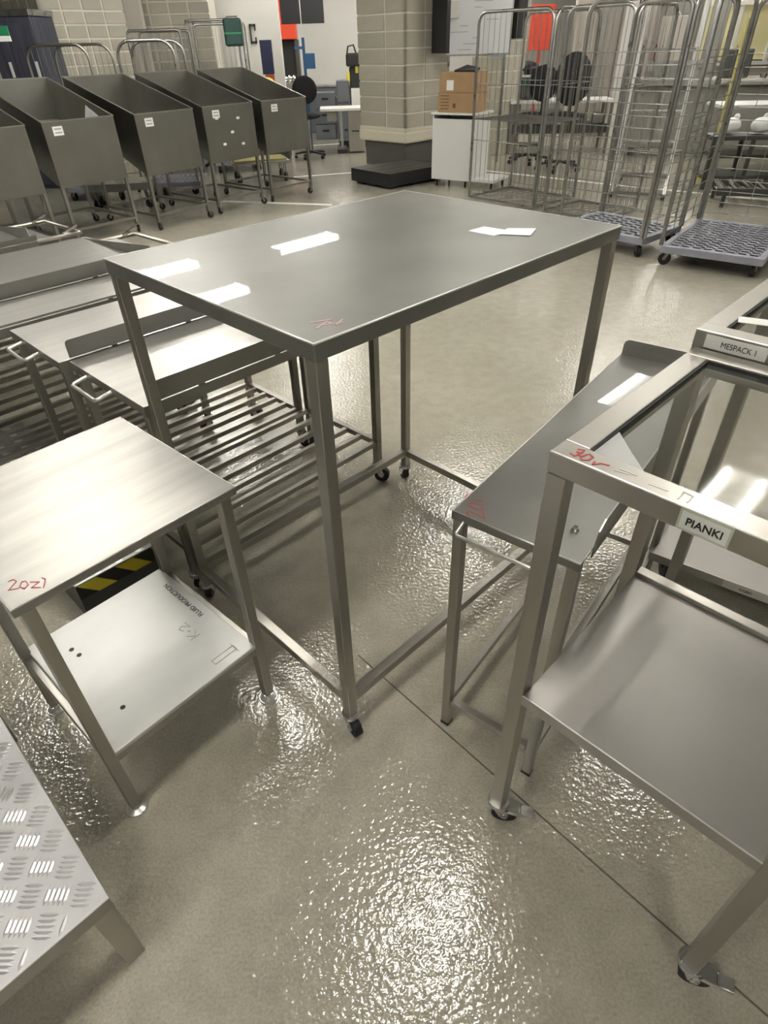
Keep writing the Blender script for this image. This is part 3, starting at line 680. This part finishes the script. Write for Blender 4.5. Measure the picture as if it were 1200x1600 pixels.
MB().bx(0, .62, .47, .49, .125, .845).build('back_panel', M['white'], t)
for x in (0, .60): MB().bx(x, x+.02, 0, .47, .125, .845).build('side_panel', M['white'], t)
MB().bx(.02, .60, .0, .02, .125, .80).build('door', M['white'], t)
MB().bx(-.02, .66, -.02, .5, .845, .87, .003).build('top_board', M['white'], t)
for x, y in ((.06, .06), (.06, .44), (.5, .06), (.89, .06), (.89, .44)): caster(t, x, y, .092, .036, 2., M['steel_dark'])
def carton(lab, x, y, z, rz, a, b, h, lid=False):
    t = thing('cardboard_box', lab, 'box', (x, y, z), rz, 'cardboard boxes on the white cabinet')
    MB().bx(0, a, 0, b, 0, h, .004).build('box_body', M['card'], t)
    if lid:
        MB().prism([(0, -.004, h*.0), (0, -.004, h), (0, .0, h), (0, 0, 0)], (.001, 0, 0)).build('edge_tape', M['card'], t)
        MB().bx(.10, .20, -.002, 0, h*.12, h*.62).build('shipping_label', M['paper'], t, 'white shipping label')
        fl = MB(); fl.prism([(a*.35, b*.15, h), (a*.95, b*.05, h), (a*.9, b*.6, h+.02), (a*.5, b*.7, h+.05)], (0, 0, .02)); fl.build('black_wrap', M['blackplastic'], t, 'black plastic sticking out of the open lid')
    else:
        pr = MB()
        for k in range(5): pr.bx(.04, .16, -.002, 0, .035+.035*k, .045+.035*k)
        pr.bx(.22, .26, -.002, 0, .05, .10); pr.build('print', M['carddark'], t)
    return t
carton('lower of two brown cardboard boxes on the white cabinet', .86, 9.52, .871, math.radians(-33), .52, .40, .21)
carton('upper brown cardboard box with a white label, black plastic poking out', .88, 9.53, 1.082, math.radians(-33), .50, .38, .215, True)
# whiteboard beside the column
t = thing('whiteboard', 'large whiteboard with faint notes, behind the boxes', 'whiteboard', (1.13, 11.35, 0), math.radians(8))
MB().bx(0, .98, 0, .02, 1.45, 2.7, .003).build('board', M['board'], t)
fr = MB()
for z in (1.44, 2.71): fr.bx(-.01, .99, -.006, .026, z-.01, z+.01)
for x in (-.005, .985): fr.bx(x-.01, x+.01, -.006, .026, 1.43, 2.72)
fr.build('board_frame', M['zinc'], t)
tr = MB()
random.seed(3)
for k in range(16): x0 = random.uniform(.05, .6); z0 = 1.5+.07*k; tr.bx(x0, x0+random.uniform(.08, .3), -.002, 0, z0, z0+.008)
tr.build('marker_notes', M['marker'], t, kind='stuff')
for x in (.05, .93): MB().bx(x-.015, x+.015, .02, .05, 0, 1.46).build('leg', M['zinc'], t)
MB().bx(.66, .92, -.05, 0, 1.405, 1.43).build('pen_tray', M['greyplastic'], t)
t = thing('wall_screen', 'narrow black screen seen edge on beside the whiteboard', 'screen', (1.0, 11.2, 1.47), math.radians(-70))
MB().bx(-.25, .25, 0, .06, 0, 1.1, .006).build('panel', M['blackplastic'], t); MB().bx(-.03, .03, .06, .30, .4, .6).build('bracket', M['steel_dark'], t)
t = thing('wall_screen', 'narrow black screen fixed to the far block column behind the shelved cage', 'screen', (2.30, 12.1, 1.62), math.radians(-70))
MB().bx(-.2, .2, 0, .05, 0, .95, .006).build('panel', M['blackplastic'], t); MB().bx(-.03, .03, .05, .2, .4, .5).build('bracket', M['steel_dark'], t)

# ================================================================ 10. FAR BACKGROUND, CENTRE
t = thing('monitor', 'large black wall monitor hanging high above the far workstations', 'monitor', (-1.60, 14.0, 1.92), -.12)
MB().bx(0, .78, 0, .06, 0, .62, .008).build('screen', M['blackplastic'], t); MB().bx(.3, .48, .06, .2, .2, .4).build('mount', M['steel_dark'], t)
MB().cyl((.39, .12, .3), (.39, .12, 1.35), .025).build('ceiling_pole', M['steel_dark'], t)
t = thing('press_machine', 'tall machine with a red upper cabinet and dark open middle', 'machine', (-2.02, 16.0, 0), .05)
MB().bx(0, .48, 0, .5, 1.72, 2.45, .01).build('upper_cabinet', M['red'], t); MB().bx(-.1, -.02, -.02, .5, .0, 2.5, .01).build('column', M['machinedark'], t)
MB().bx(.42, .5, .02, .5, .9, 1.72, .01).build('column', M['machinedark'], t); MB().bx(0, .42, .35, .5, 1.0, 1.72).build('back_panel', M['machinedark'], t)
MB().bx(-.1, .6, -.1, .5, .85, .98, .01).build('work_surface', M['zinc'], t); MB().bx(-.08, .58, -.05, .5, 0, .85, .01).build('base_cabinet', M['machinedark'], t)
for k in range(4): MB().sphere((.05+.1*k, .1, 1.05), (.06, .06, .08)).build('wrapped_part', M['chrome'], t)
t = thing('panel_trolley', 'upright navy panel standing on an orange and black base', 'trolley', (-1.92, 13.2, 0), .1)
MB().bx(0, .20, 0, .30, 1.22, 1.70, .006).build('panel', M['navy'], t); MB().bx(.04, .19, -.02, .28, .98, 1.22, .006).build('lower_panel', mat('orange_paint', (.45, .10, .03), .5), t)
MB().bx(-.1, .35, -.1, .4, 0, .98, .01).build('base', M['machinedark'], t)
t = thing('control_post', 'blue control box on a slim blue post', 'control box', (-1.18, 13.3, 0), .1)
MB().bx(0, .19, 0, .16, 1.28, 1.50, .006).build('box', M['blue'], t); MB().bx(-.02, .03, .05, .1, 0, 1.72).build('post', M['blue'], t)
MB().cyl((.0, .08, 1.72), (.0, .08, 2.95), .008).build('cable', M['white'], t); MB().bx(-.16, .0, .05, .09, 1.56, 1.60).build('arm', M['blue'], t); MB().cyl((.0, .08, 0), (.0, .08, .03), .2, n=16).build('foot', M['machinedark'], t)
def office_chair(lab, x, y, rz, back='round', seat_z=.55, grp=None):
    t = thing('office_chair', lab, 'chair', (x, y, 0), rz, grp)
    for k in range(5):
        a = k*2*math.pi/5; lg = MB().bar((0, 0, .11), (.28*math.cos(a), .28*math.sin(a), .075), .04, .03, .004).build('base_leg', M['blackplastic'], t)
        MB().cyl((.27*math.cos(a)-.02*math.sin(a), .27*math.sin(a)+.02*math.cos(a), .028), (.27*math.cos(a)+.02*math.sin(a), .27*math.sin(a)-.02*math.cos(a), .028), .028, n=10).build('wheel', M['black'], lg)
    MB().cyl((0, 0, .09), (0, 0, seat_z-.05), .025).build('gas_column', M['chrome'], t)
    MB().sphere((0, 0, seat_z), (.23, .23, .055), 16, 8).build('seat', M['blackfabric'], t)
    MB().path([(0, .15, seat_z-.03), (0, .27, seat_z-.02), (0, .29, seat_z+.12), (0, .27, seat_z+.25)], .022).build('back_bar', M['blackplastic'], t)
    b = MB().sphere((0, .25, seat_z+.38), (.21, .05, .20 if back == 'round' else .26), 16, 10).build('backrest', M['blackfabric'], t)
    return t
c = office_chair('black round-backed work chair behind the last hopper bin', -1.13, 12.55, math.pi, seat_z=.64)
MB().bx(-.06, .06, .20, .205, 1.06, 1.09).build('tag', M['paper'], c)
c['label'] = 'black round-backed work chair behind the last hopper bin'
t = thing('desk', 'small white desk with a grey side panel left of the block column', 'desk', (-.95, 13.0, 0), .05)
MB().bx(0, .85, 0, .65, .66, .70, .004).build('desktop', M['white'], t); MB().bx(.50, .80, .02, .6, .02, .66, .004).build('drawer_unit', M['machine'], t)
MB().bx(.35, .40, .25, .35, .06, .66).build('leg', M['zinc'], t); MB().bx(.28, .46, .0, .6, 0, .06).build('foot', M['blackplastic'], t)
hb = [c for c in t.children if c.name.startswith('drawer')][0]; MB().bx(.56, .72, .008, .02, .34, .36).build('handle', M['blackplastic'], hb)
MB().bx(.12, .30, .1, .4, .5, .64).build('under_tray', M['machine'], t)
t = thing('pallet_stacker', 'black pallet stacker with yellow marks beside the block column', 'forklift', (-.42, 14.0, 0), .0)
MB().bx(0, .30, 0, .35, .0, 1.28, .03).build('mast_cover', M['blackplastic'], t); MB().bx(-.05, .22, -.05, .30, 1.28, 1.48, .03).build('head', M['blackplastic'], t)
MB().path([(-.03, .0, 1.45), (.0, -.02, 1.58), (.10, -.02, 1.60), (.15, .0, 1.46)], .016).build('handle', M['blackplastic'], t)
MB().bx(-.05, .01, -.03, .02, 1.05, 1.2, .01).build('warning_mark', M['yellow'], t); MB().bx(.12, .17, -.012, 0, 1.18, 1.34).build('warning_mark', M['yellow'], t)
MB().bx(-.25, -.02, -.1, .25, .72, 1.08, .02).build('battery_box', M['cratedark'], t); MB().bx(-.25, .3, -.15, .4, 0, .12, .02).build('chassis', M['blackplastic'], t)
MB().bx(.02, .28, -.02, .0, .5, .95, .004).build('front_panel', M['white'], t)
for k in range(4):
    z = [.0, .28, .56, .0][k]; x = [-1.22, -1.22, -1.2, -.75][k]
    t = thing('grey_crate', ['bottom grey crate of the stack behind the white desk', 'middle grey crate of the stack behind the white desk', 'top grey crate of the stack behind the white desk', 'single grey crate standing beside the crate stack'][k], 'crate', (x, 15.2, z+.001*k), .03*k, 'grey crates behind the desk')
    MB().bx(0, .42 if k < 3 else .5, 0, .4, 0, .27 if k < 3 else .75, .01).build('crate_body', M['cratedark'], t); MB().bx(.14, .28, -.006, .0, .14, .18).build('handle_slot', M['black'], t)
t = thing('low_cabinet', 'low grey sheet metal bench unit against the far white wall', 'cabinet', (-1.5, 16.6, 0), .0)
MB().bx(0, 1.9, 0, .6, 0, .86, .01).build('body', M['cratedark'], t); MB().bx(-.02, 1.92, -.03, .6, .86, .90, .004).build('top', M['zinc'], t)
t = thing('wall_sign', 'small dark bracket shaped sign on the left end of the white wall', 'sign', (-2.33, 14.9, 1.66), 0)
MB().bx(0, .12, 0, .02, .26, .30).bx(0, .03, 0, .02, 0, .30).bx(0, .12, 0, .02, 0, .04).bx(.09, .12, 0, .02, 0, .10).bx(.09, .12, 0, .02, .20, .30).build('bracket', M['machinedark'], t)
struct('wall_pier', MB().bx(-3.6, -1.75, 14.95, 15.1, 0, 3.3), M['wall'])
t = thing('equipment_case', 'dark green case hooked on the top of the right tall cage', 'case', (-2.10, 11.10, 1.62), .1)
MB().bx(0, .26, -.1, .0, 0, .32, .03).build('body', M['dkgreen'], t); MB().bx(.01, .25, -.104, -.10, .14, .16).build('band', M['green'], t)
MB().path([(.05, -.05, .32), (.05, .10, .34), (.2, .10, .34), (.2, -.05, .32)], .008).build('hook', M['steel_dark'], t)
t = thing('hard_hat', 'yellow and black helmet lying behind the last hopper bin', 'helmet', (-1.80, 12.72, 1.0), 0)
MB().sphere((0, 0, .10), (.14, .16, .10)).build('shell', M['yellow'], t); MB().cyl((0, 0, .085), (0, 0, .1), .17, n=16).build('brim', M['black'], t)
t = thing('low_cabinet', 'low dark cabinet carrying the yellow helmet', 'cabinet', (-1.98, 12.5, 0), 0)
MB().bx(0, .46, 0, .45, 0, .97, .01).build('body', M['machinedark'], t); MB().bx(-.02, .48, -.02, .45, .97, .998, .004).build('top', M['steel_dark'], t)
t = thing('ceiling_panel', 'small bright square lamp panel far back under the ceiling', 'ceiling light', (-4.05, 20.0, 2.50), 0)
MB().bx(-.35, .35, -.3, .3, 0, .04).build('diffuser', M['panel_lit'], t); MB().bx(-.37, .37, -.32, .32, .04, .09).build('housing', M['housing'], t); MB().cyl((0, 0, .09), (0, 0, .8), .01).build('hanger', M['steel_dark'], t)
t = thing('air_duct', 'pale ventilation duct run high on the far left wall', 'duct', (-5.7, 19.5, 2.36), 0)
MB().bx(0, .95, 0, .5, 0, .28, .02).build('duct_section', M['white'], t); MB().bx(.97, 1.8, .02, .48, .02, .26, .02).build('duct_section', M['machine'], t); MB().cyl((.9, .25, .28), (.9, .25, .94), .02).build('hanger', M['steel_dark'], t)
# left edge: dark blue cabinets
t = thing('tool_cabinet', 'tall dark blue grey cabinet at the upper left edge', 'cabinet', (-5.52, 10.25, 0), -.1)
MB().bx(0, 1.12, 0, .6, 0, 1.99, .01).build('body', M['bluegrey'], t); MB().bx(-.02, 1.14, -.02, .6, 1.99, 2.06, .006).build('top', M['zinc'], t)
for x in (.02, .38, .75): d = MB().bx(x, x+.35, -.012, 0, .05, 1.92, .004).build('door', M['bluegrey'], t); MB().bx(x+.28, x+.31, -.03, -.012, 1.35, 1.52).build('handle', M['white'], d)
t = thing('sign_board', 'green and white sign at the upper left edge', 'sign', (-4.45, 8.85, 1.74), 0)
MB().bx(0, .32, 0, .02, .03, .12, .002).build('green_field', M['green'], t); MB().bx(0, .32, 0, .02, -.02, .03).build('white_field', M['paper'], t); MB().cyl((.05, .03, -.02), (.05, .03, -1.74), .012).build('post', M['zinc'], t)
MB().path([(.05, .03, .1), (.08, .0, .3), (.2, -.02, .34)], .012).build('lamp_arm', M['white'], t)

# ================================================================ 11. FAR BACKGROUND, RIGHT (seen through the cages)
office_chair('black office chair left of two seen through the shelved roll cage', 2.52, 11.3, math.pi+.2, seat_z=.56).scale = (1.15,)*3
office_chair('larger black office chair right of two seen through the shelved roll cage', 2.82, 10.5, math.pi-.1, 'tall', .58).scale = (1.2,)*3
t = thing('workbench', 'long workbench with white top and dark undershelf behind the cages', 'workbench', (2.35, 12.3, 0), -.08)
MB().bx(0, 1.75, 0, .7, .74, .78, .004).build('worktop', M['white'], t); MB().bx(.05, 1.7, .05, .65, .30, .42).build('undershelf', M['machinedark'], t)
for x in (.04, 1.71):
    for y in (.04, .66): MB().bx(x-.025, x+.025, y-.025, y+.025, 0, .74).build('leg', M['steel_dark'], t)
for k in range(5): MB().bx(.15+.32*k, .35+.32*k, .1, .4, .42, .58, .02).build('stored_part', [M['chrome'], M['machinedark'], M['white'], M['machinedark'], M['zinc']][k], t)
t = thing('labelling_machine', 'dark machine with a green drawer on the workbench behind the cages', 'machine', (2.45, 12.55, .80), -.08)
MB().bx(0, .55, 0, .4, 0, .30, .02).build('body', M['machinedark'], t); MB().bx(.0, .5, -.02, 0, .18, .28).build('drawer', M['dkgreen'], t); MB().bx(.02, .5, 0, .4, .30, .33).build('lid', M['white'], t)
MB().sphere((.2, .2, .40), (.22, .2, .12)).build('hood', M['blackplastic'], t)
t = thing('fire_point', 'red notice board on red stand behind the shelved roll cage', 'sign', (2.78, 13.4, 0), -.1)
MB().bx(0, .42, 0, .05, 1.45, 2.07, .006).build('board', M['red'], t); MB().bx(.18, .23, .02, .05, 0, 1.45).build('post', M['red'], t); MB().bx(.02, .40, -.05, .15, 1.08, 1.16).build('shelf', M['red'], t); MB().bx(.0, .42, -.15, .25, 0, .03).build('foot', M['machinedark'], t)
t = thing('step_ladder', 'tall pale aluminium step ladder with handrails behind the roll cages', 'ladder', (2.98, 8.42, 0), math.radians(-24))
for x in (0, .62):
    MB().bar((x, 0, .05), (x, .95, 1.55), .03, .07).build('stringer', M['zinc'], t)
    MB().path([(x, -.1, .45), (x, -.04, .85), (x, .72, 2.25), (x, .95, 2.4), (x, 1.25, 2.4)], .02).build('handrail', M['white'], t)
    MB().bar((x, 1.25, .05), (x, 1.0, 1.55), .03).build('rear_leg', M['zinc'], t)
    MB().bar((x, 0, .06), (x, 1.25, .06), .035).build('base_rail', M['zinc'], t)
for k in range(5): MB().bx(.015, .605, .02+.19*k, .24+.19*k, .26+.30*k, .285+.30*k).build('tread', M['steel_shelf'], t)
for y in (0, 1.25): MB().bar((0, y, .06), (.62, y, .06), .035).build('base_rail', M['zinc'], t)
for x in (0, .62):
    for y in (0, 1.25): MB().cyl((x-.02, y, .03), (x+.02, y, .03), .03, n=10).build('wheel', M['black'], t)
t = thing('filling_machine', 'wide beige machine housing behind the step ladder', 'machine', (4.25, 11.75, 0), math.radians(-20))
MB().bx(0, 2.6, 0, .8, .12, .98, .02).build('housing', M['machine'], t); MB().bx(-.05, 2.65, -.1, .85, .98, 1.06, .01).build('top_slab', M['steel_shelf'], t)
MB().bx(.1, .9, .0, .02, 1.06, 1.3).build('guard', M['zinc'], t); MB().bx(1.2, 1.6, .2, .6, 1.06, 1.42, .02).build('motor_box', M['machinedark'], t)
for k in range(7): MB().cyl((.3+.3*k, .05, 1.06), (.3+.3*k, .05, 1.12), .05).build('nozzle', M['chrome'], t)
for x in (.1, 2.5):
    for y in (.1, .7): MB().bx(x-.04, x+.04, y-.04, y+.04, 0, .12).build('foot', M['black'], t)
MB().bx(.2, .7, .6, .75, 1.06, 1.85, .01).build('upright_panel', M['wallbeige'], t); MB().bx(.9, 1.15, .6, .7, 1.06, 2.1, .01).build('upright_panel', M['machine'], t)
t = thing('roller_conveyor', 'low conveyor of bright rollers behind the right roll cage', 'conveyor', (3.95, 7.7, 0), math.radians(-14))
for y in (0, .55): MB().bx(0, 2.2, y, y+.03, .12, .20, .004).build('side_beam', M['machinedark'], t)
for k in range(14): MB().cyl((.1+.155*k, .03, .17), (.1+.155*k, .55, .17), .045, n=10).build('roller', M['chrome'], t)
for x in (.1, 2.1):
    for y in (.015, .565): MB().bx(x-.02, x+.02, y-.015, y+.015, 0, .12).build('leg', M['machinedark'], t)
t = thing('side_table', 'pale table with slim legs behind the right roll cage', 'table', (4.75, 9.75, 0), math.radians(-8))
MB().bx(0, 1.5, 0, .7, .80, .84, .004).build('tabletop', M['white'], t)
for x in (.05, 1.45):
    for y in (.05, .65): MB().bx(x-.02, x+.02, y-.02, y+.02, 0, .8).build('leg', M['zinc'], t)
MB().bx(.1, 1.4, .1, .6, .2, .24).build('undershelf', M['machinedark'], t)
for k in range(3):
    t = thing('white_bag', ['left', 'middle', 'right'][k]+' of three crumpled white bags on the low rack behind the right roll cage', 'bag', (4.50+.36*k, 8.88-.04*k, .60), .3*k, 'white bags on the low rack')
    MB().sphere((0, 0, .09), (.13, .10, .09), 10, 6).build('bag_body', M['paper'], t); MB().sphere((.05, 0, .18), (.04, .03, .04), 8, 5).build('knot', M['paper'], t)
t = thing('low_rack', 'dark low rack carrying white bags', 'rack', (4.25, 8.72, 0), math.radians(-6))
MB().bx(0, 1.5, 0, .42, .55, .598, .004).build('shelf', M['machinedark'], t); MB().bx(0, 1.5, .0, .42, .12, .16, .004).build('shelf', M['machinedark'], t)
for x in (.03, .5, 1.0, 1.47):
    for y in (.03, .39): MB().bx(x-.02, x+.02, y-.02, y+.02, 0, .55).build('upright', M['machinedark'], t)
t = thing('yellow_post', 'slim yellow post behind the right roll cage', 'post', (4.62, 9.42, 0), 0)
MB().bx(.01, .045, .01, .045, 0, 1.75, .004).build('post', M['paleyellow'], t); MB().bx(-.07, .13, -.07, .13, 0, .02).build('foot_plate', M['yellow'], t)
t = thing('sorting_machine', 'black machine with a rounded hood at the right edge behind the cages', 'machine', (6.35, 9.9, 0), -.15)
MB().bx(0, 1.2, 0, .7, .86, 1.18, .02).build('body', M['blackplastic'], t); MB().sphere((.75, .3, 1.62), (.42, .3, .40), 16, 10).build('hood', M['blackplastic'], t)
MB().bx(.1, 1.1, .05, .65, .42, .50, .01).build('undershelf', M['machinedark'], t); MB().bx(.15, .45, -.02, 0, .95, 1.05).build('control_panel', M['white'], t)
for x in (.06, 1.14):
    for y in (.06, .64): MB().bx(x-.03, x+.03, y-.03, y+.03, 0, .86).build('leg', M['machinedark'], t)
for k in range(3): MB().bx(.2+.3*k, .4+.3*k, .1, .5, .50, .72, .02).build('stored_box', [M['blue'], M['machinedark'], M['white']][k], t)
t = thing('control_box', 'grey wall control box on the beige partition', 'control box', (5.55, 14.5, 1.65), 0)
MB().bx(0, .45, 0, .09, 0, .75, .01).build('body', M['machine'], t); MB().path([(.22, .0, .3), (.3, -.03, .2), (.32, 0, .05)], .012).build('cable', M['white'], t)
t = thing('fire_box', 'small dark red box on the beige partition', 'box', (5.5, 14.5, 1.12), 0)
MB().bx(0, .22, 0, .09, 0, .36, .01).build('body', M['darkred'], t); MB().bx(.02, .2, -.005, 0, .15, .34).build('door', M['darkred'], t)
w1 = struct('window_1', MB().bx(6.3, 8.3, 14.52, 14.58, 1.2, 2.9), M['amber'])
for x in (6.25, 6.95, 7.65, 8.35): MB().bx(x-.03, x+.03, 14.48, 14.52, 1.15, 2.95).build('window_frame', M['white'], w1)
for z in (1.15, 2.05, 2.95): MB().bx(6.22, 8.38, 14.47, 14.50, z-.03, z+.03).build('window_frame', M['white'], w1)
office_chair('black chair near the right picture edge in front of the window', 5.6, 9.1, math.pi-.4, 'tall', .95)
for k, x in enumerate((4.35, 4.75, 5.0)): struct('trim_%d' % (8+k), MB().bx(x, x+.12+.1*k, 14.4, 14.58, 0, 3.3), [M['machine'], M['wall'], M['wallbeige']][k])
